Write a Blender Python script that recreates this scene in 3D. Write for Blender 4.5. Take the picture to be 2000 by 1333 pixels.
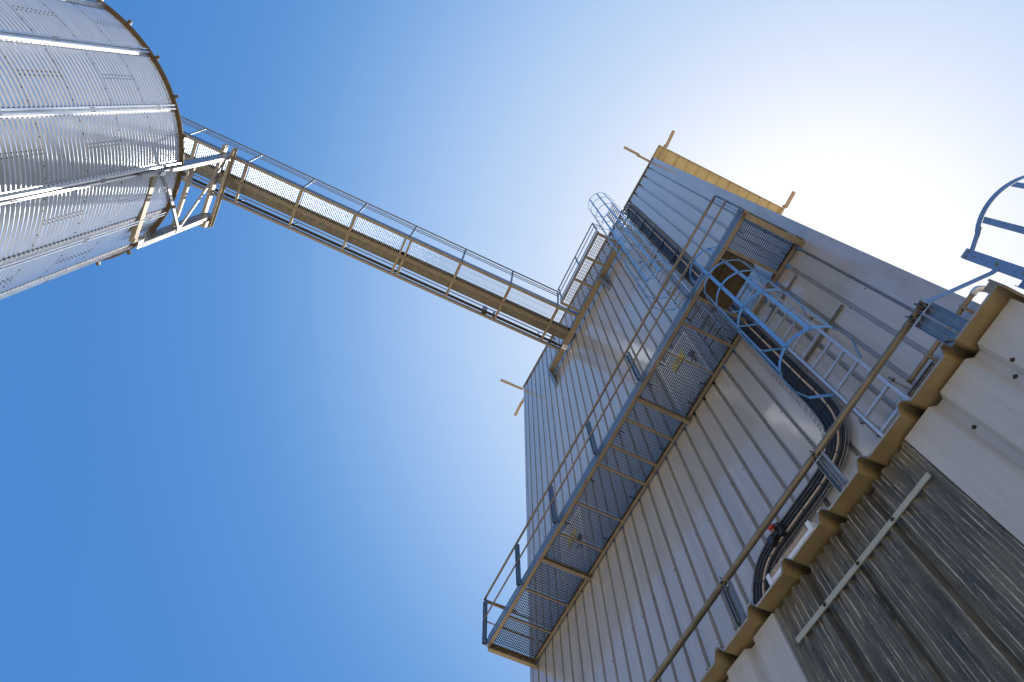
import bpy, math, random
from mathutils import Vector as V, Matrix
random.seed(7)
S = bpy.context.scene
for o in list(bpy.data.objects): bpy.data.objects.remove(o)
R_ = math.radians

# ---------------------------------------------------------------- camera (solved from the vanishing points)
MX = V((0.42860336, -0.84797591, -0.31182689))   # world X seen from the camera (image right, image down, forward)
MY = V((0.90346653, 0.404885, 0.14077059))
MZ = V((0.00688396, -0.34205991, 0.93965293))
right = V((MX[0], MY[0], MZ[0])).normalized()
fwd = V((MX[2], MY[2], MZ[2])).normalized()
right = (right - fwd * right.dot(fwd)).normalized()
up = right.cross(fwd)
cam = bpy.data.cameras.new("camera"); camo = bpy.data.objects.new("camera", cam)
S.collection.objects.link(camo)
camo.matrix_world = Matrix(((right.x, up.x, -fwd.x, 0), (right.y, up.y, -fwd.y, 0), (right.z, up.z, -fwd.z, 0), (0, 0, 0, 1)))
cam.sensor_width = 36; cam.lens = 36 * 1313.45 / 2000; cam.clip_start = .05; cam.clip_end = 3000
S.camera = camo

# ---------------------------------------------------------------- sky, sun, exposure
SUN = V((-.115, .468, .876)).normalized()
HAZE_C = (MX * 0 + V((MX.dot(V((600, -90, 1313.45))), MY.dot(V((600, -90, 1313.45))), MZ.dot(V((600, -90, 1313.45)))))).normalized()
elev = math.asin(SUN.z); azim = math.atan2(SUN.x, SUN.y)     # azimuth clockwise from +Y
w = bpy.data.worlds.new("World"); S.world = w; w.use_nodes = True
nt = w.node_tree; nt.nodes.clear()
out = nt.nodes.new('ShaderNodeOutputWorld'); bg = nt.nodes.new('ShaderNodeBackground')
sky = nt.nodes.new('ShaderNodeTexSky'); sky.sky_type = 'NISHITA'; sky.sun_disc = False
sky.sun_elevation = elev; sky.sun_rotation = azim
sky.air_density = 1.0; sky.dust_density = .6; sky.ozone_density = 5.0; sky.altitude = 0
bg.inputs['Strength'].default_value = .109
hs = nt.nodes.new('ShaderNodeHueSaturation'); hs.inputs['Saturation'].default_value = 1.2; hs.inputs['Value'].default_value = 1.4; hs.inputs['Hue'].default_value = .497
nt.links.new(sky.outputs[0], hs.inputs['Color'])
# broad bright haze around the sun, a function of the direction in the world
tc = nt.nodes.new('ShaderNodeTexCoord'); dt = nt.nodes.new('ShaderNodeVectorMath'); dt.operation = 'DOT_PRODUCT'; dt.inputs[1].default_value = HAZE_C
nm = nt.nodes.new('ShaderNodeVectorMath'); nm.operation = 'NORMALIZE'; nt.links.new(tc.outputs['Generated'], nm.inputs[0]); nt.links.new(nm.outputs[0], dt.inputs[0])
ac = nt.nodes.new('ShaderNodeMath'); ac.operation = 'ARCCOSINE'; nt.links.new(dt.outputs['Value'], ac.inputs[0])
dv = nt.nodes.new('ShaderNodeMath'); dv.operation = 'DIVIDE'; dv.inputs[1].default_value = math.pi / 2; nt.links.new(ac.outputs[0], dv.inputs[0])
cr = nt.nodes.new('ShaderNodeValToRGB'); cr.color_ramp.interpolation = 'B_SPLINE'; nt.links.new(dv.outputs[0], cr.inputs[0])
HZR = [(0, (8.6, 8.5, 8.3)), (8, (8.1, 8.05, 8.0)), (13, (7.0, 7.15, 7.5)), (18, (5.5, 6.1, 7.1)), (23, (4.4, 5.4, 6.9)), (30, (3.1, 4.5, 6.6)), (38, (1.65, 3.15, 5.8)), (46, (.82, 2.2, 4.95)), (56, (.55, 1.85, 4.65)), (80, (.43, 1.6, 4.35))]
el_ = cr.color_ramp.elements; el_[0].position = 0; el_[1].position = 80 / 90
for a_, f_ in HZR[1:-1]: el_.new(a_ / 90)
for e_, (a_, f_) in zip(cr.color_ramp.elements, HZR): e_.color = (f_[0] / 9, f_[1] / 9, f_[2] / 9, 1)
sc_ = nt.nodes.new('ShaderNodeVectorMath'); sc_.operation = 'SCALE'; sc_.inputs['Scale'].default_value = 9; nt.links.new(cr.outputs[0], sc_.inputs[0])
mxw = nt.nodes.new('ShaderNodeMix'); mxw.data_type = 'RGBA'; mxw.inputs[0].default_value = .88
nt.links.new(sc_.outputs[0], mxw.inputs[7]); nt.links.new(hs.outputs[0], mxw.inputs[6]); nt.links.new(mxw.outputs[2], bg.inputs[0]); nt.links.new(bg.outputs[0], out.inputs[0])
sl = bpy.data.lights.new("sun", 'SUN'); sl.energy = 5.0; sl.angle = R_(.5); sl.color = (1, .95, .87)
so = bpy.data.objects.new("sun", sl); S.collection.objects.link(so)
so.rotation_euler = SUN.to_track_quat('Z', 'Y').to_euler(); so.location = (5, 5, 40)
S.view_settings.view_transform = 'Standard'; S.view_settings.look = 'None'
S.view_settings.gamma = 1; S.view_settings.exposure = 0.36
S.render.engine = 'CYCLES'; S.cycles.max_bounces = 8; S.cycles.diffuse_bounces = 4; S.cycles.glossy_bounces = 4
GZ = -1.6

# ---------------------------------------------------------------- materials
def mat(name, col, rough=.5, metal=0., noise=0., nscale=6., bump=0., bscale=40., dark=None, stretch=(1, 1, 1), spec=.5, coat=0., rvar=0.):
    m = bpy.data.materials.new(name); m.use_nodes = True; t = m.node_tree; b = t.nodes['Principled BSDF']
    b.inputs['Roughness'].default_value = rough; b.inputs['Metallic'].default_value = metal
    b.inputs['Specular IOR Level'].default_value = spec
    if coat: b.inputs['Coat Weight'].default_value = coat * .8; b.inputs['Coat IOR'].default_value = 1.6; b.inputs['Coat Roughness'].default_value = .12
    b.inputs['Base Color'].default_value = (*col, 1)
    g = t.nodes.new('ShaderNodeTexCoord'); mp = t.nodes.new('ShaderNodeMapping'); mp.inputs['Scale'].default_value = stretch
    t.links.new(g.outputs['Object'], mp.inputs[0])
    if noise:
        n = t.nodes.new('ShaderNodeTexNoise'); n.inputs['Scale'].default_value = nscale; n.inputs['Detail'].default_value = 6; n.inputs['Roughness'].default_value = .65
        t.links.new(mp.outputs[0], n.inputs['Vector'])
        r = t.nodes.new('ShaderNodeValToRGB'); d = dark or tuple(c * (1 - noise) for c in col)
        r.color_ramp.elements[0].position = .3; r.color_ramp.elements[1].position = .7
        r.color_ramp.elements[0].color = (*d, 1); r.color_ramp.elements[1].color = (*col, 1)
        t.links.new(n.outputs['Fac'], r.inputs[0]); t.links.new(r.outputs[0], b.inputs['Base Color'])
        if rvar:
            mr = t.nodes.new('ShaderNodeMapRange'); mr.inputs['To Min'].default_value = rough - rvar; mr.inputs['To Max'].default_value = rough + rvar
            t.links.new(n.outputs['Fac'], mr.inputs['Value']); t.links.new(mr.outputs[0], b.inputs['Roughness'])
    if bump:
        n2 = t.nodes.new('ShaderNodeTexNoise'); n2.inputs['Scale'].default_value = bscale; n2.inputs['Detail'].default_value = 3
        t.links.new(mp.outputs[0], n2.inputs['Vector'])
        bp = t.nodes.new('ShaderNodeBump'); bp.inputs['Strength'].default_value = bump; bp.inputs['Distance'].default_value = .01
        t.links.new(n2.outputs['Fac'], bp.inputs['Height']); t.links.new(bp.outputs[0], b.inputs['Normal'])
    return m

CLAD = mat('painted_cladding', (.45, .435, .41), .36, 0, .24, 1.1, .25, 2.2, stretch=(9, 5, .40), spec=.6, coat=1, rvar=.06)
CLAD2 = mat('annex_cladding', (.60, .575, .53), .42, 0, .20, 1.6, .16, 6, stretch=(6, 3, .5), rvar=.06)
FLASH = mat('flashing_sheet', (.40, .41, .45), .30, 0, .25, 2.2, .5, 1.6, dark=(.31, .29, .25), stretch=(1.6, 1, .35), coat=1, rvar=.05)
GALV = mat('galvanised_steel', (.38, .38, .37), .36, .7, .28, 14, .06, 60, rvar=.1)
GALVD = mat('weathered_bounce_tinted_steel', (.35, .29, .21), .5, .35, .35, 9, .08, 50, rvar=.08)  # brown tint also carries warm ground bounce in the colour
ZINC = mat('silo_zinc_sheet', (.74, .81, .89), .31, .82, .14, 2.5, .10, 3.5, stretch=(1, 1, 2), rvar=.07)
ZINC2 = mat('silo_stiffener_steel', (.76, .77, .78), .34, .8, .15, 8, rvar=.06)
BLUE = mat('blue_grey_steel_and_sky_tint', (.13, .20, .30), .34, .25, .18, 12, rvar=.06)  # rail and post colour; on beam and chord webs it paints sky reflection
OCHRE = mat('ochre_roof_backing', (.70, .58, .33), .6, 0, .2, 5)
BROWN = mat('brown_roof_backing', (.43, .32, .17), .65, 0, .25, 9, .15, 30)
WOOD = mat('timber', (.50, .38, .26), .7, 0, .35, 10, .2, 40, stretch=(3, 3, 3))
WHITE = mat('white_paint', (.80, .80, .80), .35, 0, .06, 8)
BLACK = mat('black_cable_sheath', (.018, .018, .02), .4, 0, .2, 10)
DARK = mat('painted_shade_black', (.02, .019, .018), .8)  # flat black standing in for shade in gaps and recesses
TAN = mat('tan_cable_sheath', (.58, .45, .33), .5, 0, .15, 10)
BOLT = mat('dark_bolt_head', (.05, .05, .05), .45, .5)
YEL = mat('yellow_sign_paint', (.85, .62, .03), .4)
RED = mat('red_plastic', (.42, .02, .015), .35, coat=.4)
PLATE = mat('brown_checker_plate', (.12, .09, .05), .55, .3, .4, 6, .4, 90)
GRATE = mat('bright_zinc_grating', (.62, .63, .64), .4, .6, .2, 10)
CAGE = mat('sky_tinted_cage_steel', (.16, .36, .62), .36, .4, .15, 12)  # blue sky light on the hoops is put into the base colour
RIM = mat('brown_rim_steel', (.17, .12, .06), .5, .2, .3, 9)
GRATEW = mat('walkway_grating_steel', (.14, .14, .145), .5, .3, .25, 10)
CASING = mat('weathered_conveyor_casing', (.31, .27, .20), .6, .2, .4, 5)
ENDBLUE = mat('slate_blue_steel', (.22, .33, .52), .38, .3, .2, 14, rvar=.06)
RUBBER = mat('sealant', (.12, .11, .09), .7)
GROUND = mat('sandy_yard_ground', (.56, .45, .30), .9, 0, .3, .35, .4, 8)
PIPE = mat('galvanised_pipe', (.30, .25, .17), .42, .5, .4, 10, .06, 80, stretch=(1, 1, 1), rvar=.1)
ALU = mat('ladder_steel', (.60, .64, .70), .34, .6, .15, 20, rvar=.08)

def fibre():
    m = bpy.data.materials.new('fibreglass_sheet'); m.use_nodes = True; t = m.node_tree; b = t.nodes['Principled BSDF']
    g = t.nodes.new('ShaderNodeTexCoord')
    def noise(sc, st, det=5):
        mp = t.nodes.new('ShaderNodeMapping'); mp.inputs['Scale'].default_value = st
        t.links.new(g.outputs['Object'], mp.inputs[0])
        n = t.nodes.new('ShaderNodeTexNoise'); n.inputs['Scale'].default_value = sc; n.inputs['Detail'].default_value = det
        n.inputs['Roughness'].default_value = .7
        t.links.new(mp.outputs[0], n.inputs['Vector']); return n
    n1 = noise(5, (1.6, 1, .35)); n2 = noise(190, (1, 1, .6), 4)
    r1 = t.nodes.new('ShaderNodeValToRGB'); r1.color_ramp.elements[0].color = (.085, .08, .07, 1); r1.color_ramp.elements[1].color = (.21, .185, .135, 1)
    r1.color_ramp.elements[0].position = .38; r1.color_ramp.elements[1].position = .66
    r2 = t.nodes.new('ShaderNodeValToRGB'); r2.color_ramp.elements[0].color = (.72, .72, .72, 1); r2.color_ramp.elements[1].color = (1.4, 1.37, 1.28, 1)
    r2.color_ramp.elements[0].position = .4; r2.color_ramp.elements[1].position = .62
    t.links.new(n1.outputs['Fac'], r1.inputs[0]); t.links.new(n2.outputs['Fac'], r2.inputs[0])
    mx = t.nodes.new('ShaderNodeMix'); mx.data_type = 'RGBA'; mx.blend_type = 'MULTIPLY'; mx.inputs[0].default_value = 1
    t.links.new(r1.outputs[0], mx.inputs[6]); t.links.new(r2.outputs[0], mx.inputs[7])
    # vertical resin streaks, coloured cream as painted-in light glints
    n3 = noise(1.0, (52, 52, .5), 2.5)
    mpw = t.nodes.new('ShaderNodeMapping'); mpw.inputs['Scale'].default_value = (1, 1, .10); t.links.new(g.outputs['Object'], mpw.inputs[0])
    wv = t.nodes.new('ShaderNodeTexWave'); wv.bands_direction = 'X'; wv.inputs['Scale'].default_value = 9.5; wv.inputs['Distortion'].default_value = 1.5; wv.inputs['Detail'].default_value = 3; wv.inputs['Detail Scale'].default_value = 9
    t.links.new(mpw.outputs[0], wv.inputs['Vector'])
    rw = t.nodes.new('ShaderNodeValToRGB'); rw.color_ramp.elements[0].position = .91; rw.color_ramp.elements[0].color = (0, 0, 0, 1); rw.color_ramp.elements[1].position = .99; rw.color_ramp.elements[1].color = (1, 1, 1, 1)
    t.links.new(wv.outputs['Fac'], rw.inputs[0])
    n4 = noise(1.0, (14, 14, 3.5), 3); r4 = t.nodes.new('ShaderNodeValToRGB'); r4.color_ramp.elements[0].position = .42; r4.color_ramp.elements[1].position = .60
    t.links.new(n4.outputs['Fac'], r4.inputs[0])
    r3 = t.nodes.new('ShaderNodeMix'); r3.data_type = 'RGBA'; r3.blend_type = 'MULTIPLY'; r3.inputs[0].default_value = 1
    t.links.new(rw.outputs[0], r3.inputs[6]); t.links.new(r4.outputs[0], r3.inputs[7])
    mx2 = t.nodes.new('ShaderNodeMix'); mx2.data_type = 'RGBA'
    mu = t.nodes.new('ShaderNodeMath'); mu.operation = 'MULTIPLY'; mu.inputs[1].default_value = .62
    t.links.new(r3.outputs[2], mu.inputs[0])
    t.links.new(mu.outputs[0], mx2.inputs[0]); t.links.new(mx.outputs[2], mx2.inputs[6]); mx2.inputs[7].default_value = (.85, .76, .56, 1)
    t.links.new(mx2.outputs[2], b.inputs['Base Color'])
    b.inputs['Roughness'].default_value = .30; b.inputs['Specular IOR Level'].default_value = .3
    bp = t.nodes.new('ShaderNodeBump'); bp.inputs['Strength'].default_value = .5; bp.inputs['Distance'].default_value = .004
    t.links.new(n3.outputs['Fac'], bp.inputs['Height']); t.links.new(bp.outputs[0], b.inputs['Normal'])
    return m
FIBRE = fibre()
def sheets(m, wd, amt):
    '''each cladding sheet has weathered to a slightly different tone'''
    t = m.node_tree; b = t.nodes['Principled BSDF']; g = t.nodes.new('ShaderNodeTexCoord'); sp = t.nodes.new('ShaderNodeSeparateXYZ'); t.links.new(g.outputs['Object'], sp.inputs[0])
    d = t.nodes.new('ShaderNodeMath'); d.operation = 'DIVIDE'; d.inputs[1].default_value = wd; t.links.new(sp.outputs['X'], d.inputs[0])
    f = t.nodes.new('ShaderNodeMath'); f.operation = 'FLOOR'; t.links.new(d.outputs[0], f.inputs[0])
    wn = t.nodes.new('ShaderNodeTexWhiteNoise'); wn.noise_dimensions = '1D'; t.links.new(f.outputs[0], wn.inputs['W'])
    mr = t.nodes.new('ShaderNodeMapRange'); mr.inputs['To Min'].default_value = 1 - amt; mr.inputs['To Max'].default_value = 1 + amt; t.links.new(wn.outputs['Value'], mr.inputs['Value'])
    hs_ = t.nodes.new('ShaderNodeHueSaturation'); t.links.new(mr.outputs[0], hs_.inputs['Value'])
    src = b.inputs['Base Color'].links[0].from_socket; t.links.new(src, hs_.inputs['Color']); t.links.new(hs_.outputs[0], b.inputs['Base Color'])
sheets(CLAD, .9684, .07); sheets(CLAD2, 1.035, .05)

# ---------------------------------------------------------------- mesh helpers
class MB:
    def __init__(s): s.v = []; s.f = []; s.m = []; s.sm = []
    def quad(s, pts, mi=0, sm=False):
        i = len(s.v); s.v += [tuple(p) for p in pts]; s.f.append(tuple(range(i, i + len(pts)))); s.m.append(mi); s.sm.append(sm)
    def hexa(s, c8, mi=0):
        i = len(s.v); s.v += [tuple(p) for p in c8]
        for a in ((3, 2, 1, 0), (4, 5, 6, 7), (0, 1, 5, 4), (1, 2, 6, 5), (2, 3, 7, 6), (3, 0, 4, 7)):
            s.f.append(tuple(i + k for k in a)); s.m.append(mi); s.sm.append(False)
        return s
    def box(s, x0, x1, y0, y1, z0, z1, mi=0):
        return s.hexa([(x0, y0, z0), (x1, y0, z0), (x1, y1, z0), (x0, y1, z0), (x0, y0, z1), (x1, y0, z1), (x1, y1, z1), (x0, y1, z1)], mi)
    def bar(s, a, b, wd, h, upv=(0, 0, 1), mi=0):
        a = V(a); b = V(b); d = (b - a).normalized(); u = V(upv); u = u - d * u.dot(d)
        if u.length < 1e-5: u = V((1, 0, 0)) - d * d.x
        u.normalize(); sd = d.cross(u)
        c = []
        for p in (a, b):
            for i, j in ((-1, -1), (1, -1), (1, 1), (-1, 1)): c.append(p + sd * (i * wd / 2) + u * (j * h / 2))
        return s.hexa([c[k] for k in (0, 1, 2, 3, 4, 5, 6, 7)], mi)
    def chan(s, a, b, depth, fl, open_dir, t=.008, mi=0):
        """C section from a to b: web of 'depth' whose back faces away from open_dir, flanges 'fl' long towards it"""
        a = V(a); b = V(b); d = (b - a).normalized(); o = V(open_dir); o = (o - d * o.dot(d)).normalized(); u = d.cross(o)
        s.bar(a, b, t, depth, u, mi) if False else None
        def br(off_o, off_u, wo, wu):
            c = []
            for p in (a, b):
                q = p + o * off_o + u * off_u
                for i, j in ((-1, -1), (1, -1), (1, 1), (-1, 1)): c.append(q + u * (i * wu / 2) + o * (j * wo / 2))
            s.hexa(c, mi)
        br(t / 2, 0, t, depth)
        for k in (-1, 1): br(t + (fl - t) / 2, k * (depth / 2 - t / 2), fl - t, t)
        return s
    def tube(s, pts, r, n=10, mi=0, caps=True):
        pts = [V(p) for p in pts]; i0 = len(s.v); prev = None
        for k, p in enumerate(pts):
            d = (pts[min(k + 1, len(pts) - 1)] - pts[max(k - 1, 0)]).normalized()
            if prev is None:
                u = V((0, 0, 1)) if abs(d.z) < .9 else V((1, 0, 0))
            else: u = prev
            u = (u - d * u.dot(d)).normalized(); prev = u; sd = d.cross(u)
            for j in range(n):
                a = 2 * math.pi * j / n; s.v.append(tuple(p + u * (math.cos(a) * r) + sd * (math.sin(a) * r)))
        for k in range(len(pts) - 1):
            for j in range(n):
                a = i0 + k * n + j; b = i0 + k * n + (j + 1) % n
                s.f.append((a, b, b + n, a + n)); s.m.append(mi); s.sm.append(True)
        if caps:
            s.f.append(tuple(i0 + j for j in range(n))[::-1]); s.m.append(mi); s.sm.append(False)
            e = i0 + (len(pts) - 1) * n
            s.f.append(tuple(e + j for j in range(n))); s.m.append(mi); s.sm.append(False)
        return s
    def strip(s, pts, h, t, mi=0):
        """flat bar bent on edge: path in a horizontal plane, height h in z, thickness t"""
        pts = [V(p) for p in pts]; i0 = len(s.v); n = len(pts)
        for k, p in enumerate(pts):
            d = pts[min(k + 1, n - 1)] - pts[max(k - 1, 0)]; nn = V((-d.y, d.x, 0)).normalized()
            for a, b in ((-1, -1), (1, -1), (1, 1), (-1, 1)): s.v.append(tuple(p + nn * (a * t / 2) + V((0, 0, b * h / 2))))
        for k in range(n - 1):
            for j in range(4):
                a = i0 + k * 4 + j; b = i0 + k * 4 + (j + 1) % 4
                s.f.append((a, b, b + 4, a + 4)); s.m.append(mi); s.sm.append(False)
        s.f.append((i0 + 3, i0 + 2, i0 + 1, i0)); e = i0 + (n - 1) * 4; s.f.append((e, e + 1, e + 2, e + 3))
        s.m += [mi, mi]; s.sm += [False, False]
        return s
    def bolt(s, c, nrm, r=.012, h=.008, mi=0):
        c = V(c); nrm = V(nrm).normalized(); return s.tube([c, c + nrm * h], r, 6, mi)
    def build(s, name, mats, parent=None):
        me = bpy.data.meshes.new(name); me.from_pydata(s.v, [], s.f); me.validate()
        if not isinstance(mats, (list, tuple)): mats = [mats]
        for m in mats: me.materials.append(m)
        if len(me.polygons) == len(s.m):
            me.polygons.foreach_set('material_index', s.m); me.polygons.foreach_set('use_smooth', s.sm)
        me.update()
        o = bpy.data.objects.new(name, me); S.collection.objects.link(o)
        if parent is not None:
            p = parent; off = V((0, 0, 0))
            while p is not None: off += p.location; p = p.parent
            o.parent = parent; o.location = -off       # meshes are written in world metres
        return o
def thing(name, label, cat, loc=(0, 0, 0), group=None):
    o = bpy.data.objects.new(name, None); o.empty_display_size = .3; S.collection.objects.link(o)
    o.location = loc; o['label'] = label; o['category'] = cat
    if group: o['group'] = group
    return o
def tag(o, label, cat, group=None):
    o['label'] = label; o['category'] = cat
    if group: o['group'] = group
    return o

# ================================================================ GROUND
g = MB(); N = 24
for i in range(N):
    for j in range(N):
        x0 = -600 + 1200 * i / N; x1 = -600 + 1200 * (i + 1) / N; y0 = -600 + 1200 * j / N; y1 = -600 + 1200 * (j + 1) / N
        g.quad([(x0, y0, GZ), (x1, y0, GZ), (x1, y1, GZ), (x0, y1, GZ)])
go = g.build('ground', GROUND); go['kind'] = 'structure'

# ================================================================ TOWER BUILDING
TY = 5.0; XL = -9.83; XR = .22
def roofz(x): return 24.86 + (x - XL) * (23.50 - 24.86) / (XR - XL)
tower = thing('tower_building', 'tall grey tower clad in ribbed metal sheet with a sloping roof edge and timber outriggers', 'building', (-4.8, 7.5, GZ))
gr0 = -.121; gp = .3228
def profile(x0, x1, first, pitch, hb, ht, dep, minor=None):
    pts = []; ks = []
    k = 0; xs = []
    c = first
    while c < x1: c += pitch
    cs = []
    while c > x0 - pitch: cs.append(c); c -= pitch
    cs = sorted(cs); last = x0
    pts.append((x0, 0))
    for c in cs:
        if c - ht <= x0 or c + ht >= x1: continue
        if minor and c - ht - pts[-1][0] > .1:
            a = pts[-1][0] + .012; b = c - ht - .012
            for q in range(25):
                u = q / 24; pts.append((a + (b - a) * u, minor * (1 - math.cos(2 * math.pi * 3 * u)) / 2))
        pts += [(c - ht, 0), (c - hb, dep), (c + hb, dep), (c + ht, 0)]
    if minor and x1 - pts[-1][0] > .1:
        a = pts[-1][0] + .012; b = x1 - .012
        for q in range(25):
            u = q / 24; pts.append((a + (b - a) * u, minor * (1 - math.cos(2 * math.pi * 3 * u)) / 2))
    pts.append((x1, 0))
    return pts
def sheet(b, pts, ybase, zf0, zf1, zs=1, mi=0, smooth=False):
    for (xa, ya), (xb, yb) in zip(pts, pts[1:]):
        for k in range(zs):
            def z(x, kk): a = zf0(x); c = zf1(x); return a + (c - a) * kk / zs
            b.quad([(xa, ybase + ya, z(xa, k)), (xb, ybase + yb, z(xb, k)), (xb, ybase + yb, z(xb, k + 1)), (xa, ybase + ya, z(xa, k + 1))], mi, smooth)
b = MB()
pts = profile(XL + .04, XR - .30, gr0, gp, .023, .033, .062)
pts[-1] = (XR - .3, 0)
# the sheet runs up to the corner flashing; the first groove sits at the flashing edge
sheet(b, pts + [(XR - .3, 0)], TY, lambda x: GZ, roofz)
b.box(XR - .3, XR - .012, TY, TY + .05, GZ, 23.47)
b.box(XR - .035, XR - .012, TY + .05, 9.9, GZ, 23.47)
b.box(XL + .01, XL + .04, TY, 9.9, GZ, 24.83)
b.quad([(XL, 9.88, GZ), (XR, 9.88, GZ), (XR, 9.88, 23.45), (XL, 9.88, 24.8)])
# screws on the tower pans
for k in range(31):
    x = gr0 - k * gp
    for z in [4.6 + 1.85 * i for i in range(11)]:
        if z < roofz(x) - .3: b.bolt((x - .05 + .02 * ((k * 7) % 3), TY, z + .02 * ((k * 5) % 3)), (0, -1, 0), .011, .006, 1)
b.build('wall', [CLAD, BOLT], tower)
b = MB()   # corner flashing, slightly proud
b.box(XR - .335, XR, TY - .012, TY - .004, GZ, 23.46); b.box(XR - .008, XR, TY - .004, TY + .25, GZ, 23.46)
b.build('corner_flashing', FLASH, tower)
b = MB(); b.box(XL - .006, XL + .11, TY - .010, TY - .003, GZ, 24.83); b.box(XL - .006, XL, TY - .003, TY + .2, GZ, 24.83)
b.build('corner_flashing', FLASH, tower)
b = MB()   # roof sheet
for (za, zb) in ((.0, .05),):
    pr = []
    xr = XR + .43
    b.hexa([(XL - .03, TY - .035, roofz(XL) + .005), (XR, TY - .035, roofz(XR) + .005), (XR, 9.93, roofz(XR) + .005), (XL - .03, 9.93, roofz(XL) + .005),
            (XL - .03, TY - .035, roofz(XL) + .06), (XR, TY - .035, roofz(XR) + .06), (XR, 9.93, roofz(XR) + .06), (XL - .03, 9.93, roofz(XL) + .06)])
b.build('roof', GALVD, tower)
b = MB()   # front verge trim
b.bar((XL - .03, TY - .03, roofz(XL) - .02), (XR + .43, TY - .03, roofz(XR + .43) - .02 + .03), .012, .10)
b.build('roof_trim', GALVD, tower)
b = MB()   # overhanging roof sheet with ochre underside, ribs running across
y = TY - .02; sx0 = XR + .001; sx1 = XR + .44
while y < 9.85:
    y2 = min(y + .40, 9.9)
    b.hexa([(sx0, y, 23.50), (sx1, y, 23.47), (sx1, y2 - .05, 23.47), (sx0, y2 - .05, 23.50), (sx0, y, 23.53), (sx1, y, 23.50), (sx1, y2 - .05, 23.50), (sx0, y2 - .05, 23.53)])
    b.hexa([(sx0, y2 - .05, 23.54), (sx1, y2 - .05, 23.51), (sx1, y2, 23.51), (sx0, y2, 23.54), (sx0, y2 - .05, 23.57), (sx1, y2 - .05, 23.54), (sx1, y2, 23.54), (sx0, y2, 23.57)])
    b.box(sx0, sx1, y2 - .012, y2 - .002, 23.46, 23.505)
    y = y2
b.build('roof_overhang', OCHRE, tower)
b = MB(); b.box(sx1, sx1 + .012, TY - .02, 9.9, 23.42, 23.56); b.box(XR + .004, XR + .02, TY - .02, 9.9, 23.40, 23.465)
b.build('roof_overhang_edge', WHITE, tower)
def stick(a, bb, wd=.075, notch=.5):
    a = V(a); bb = V(bb); m = a + (bb - a) * notch; s_ = MB()
    s_.bar(a, m, wd, .06); d = (bb - a).normalized(); sd = V((-d.y, d.x, 0))
    s_.bar(m - d * .06 + sd * .03 - V((0, 0, .064)), bb + sd * .03 - V((0, 0, .064)), wd * 1.15, .06)
    s_.bolt(m + sd * .015 - V((0, 0, .094)), (0, 0, -1), .012, .01)
    return s_.build('timber_outrigger', WOOD, tower)
stick((.05, TY - .02, 23.45), (.06, 3.95, 23.60)); stick((XR + .02, 5.16, 23.38), (1.26, 5.17, 23.6), .085)
stick((XR + .02, 9.86, 23.38), (1.30, 9.93, 23.65), .10)
stick((-9.88, TY - .02, 24.72), (-9.93, 4.0, 24.8)); stick((XL - .02, 5.17, 24.6), (-11.05, 5.22, 24.75), .085)
def door(x0, x1, z0, z1):
    f = MB(); f.box(x0 - .05, x0, TY - .05, TY, z0, z1); f.box(x1, x1 + .05, TY - .05, TY, z0, z1); f.box(x0 - .05, x1 + .05, TY - .055, TY, z1, z1 + .07)
    d = MB(); d.box(x0 + .004, x1 - .004, TY - .03, TY - .004, z0, z1 - .004); d.box(x0 + .12, x1 - .12, TY - .036, TY - .0305, z0 + .15, z0 + .9)
    do = d.build('door', mat('door_paint', (.52, .52, .53), .3, 0, .1, 5), tower)
    f.build('door_frame', WHITE, do)
    h = MB(); h.tube([(x1 - .1, TY - .03, z0 + 1.0), (x1 - .1, TY - .08, z0 + 1.0), (x1 - .22, TY - .08, z0 + 1.0)], .011, 8); h.box(x1 - .13, x1 - .07, TY - .036, TY - .0305, z0 + .9, z0 + 1.12)
    h.build('handle', BOLT, do)
    s_ = MB(); cx = (x0 + x1) / 2; cz = z0 + 1.62
    tri = [(cx - .2, cz + .17), (cx, cz - .17), (cx + .2, cz + .17)]
    tri = [(cx - .19, cz - .15), (cx + .19, cz - .15), (cx, cz + .18)]
    fr = [(x_, TY - .036, z_) for x_, z_ in tri]; i = len(s_.v); s_.quad(fr, 1)
    sm = [(cx + (x_ - cx) * .8, TY - .0385, cz - .01 + (z_ - cz) * .8) for x_, z_ in tri]; s_.quad(sm, 0)
    s_.box(cx - .012, cx + .012, TY - .041, TY - .039, cz - .05, cz + .08, 1); s_.box(cx - .012, cx + .012, TY - .041, TY - .039, cz - .095, cz - .07, 1)
    s_.box(cx - .20, cx + .20, TY - .0345, TY - .0305, cz - .19, cz + .2, 0)
    s_.build('warning_sign', [YEL, BOLT], do)
    r = MB(); r.box(x1 - .14, x1 - .02, TY - .10, TY - .0305, z0 + 1.15, z0 + 1.27); r.build('lock_box', BOLT, do)
door(-3.50, -2.62, 10.62, 12.74); door(-8.06, -7.20, 10.62, 12.74)

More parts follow.
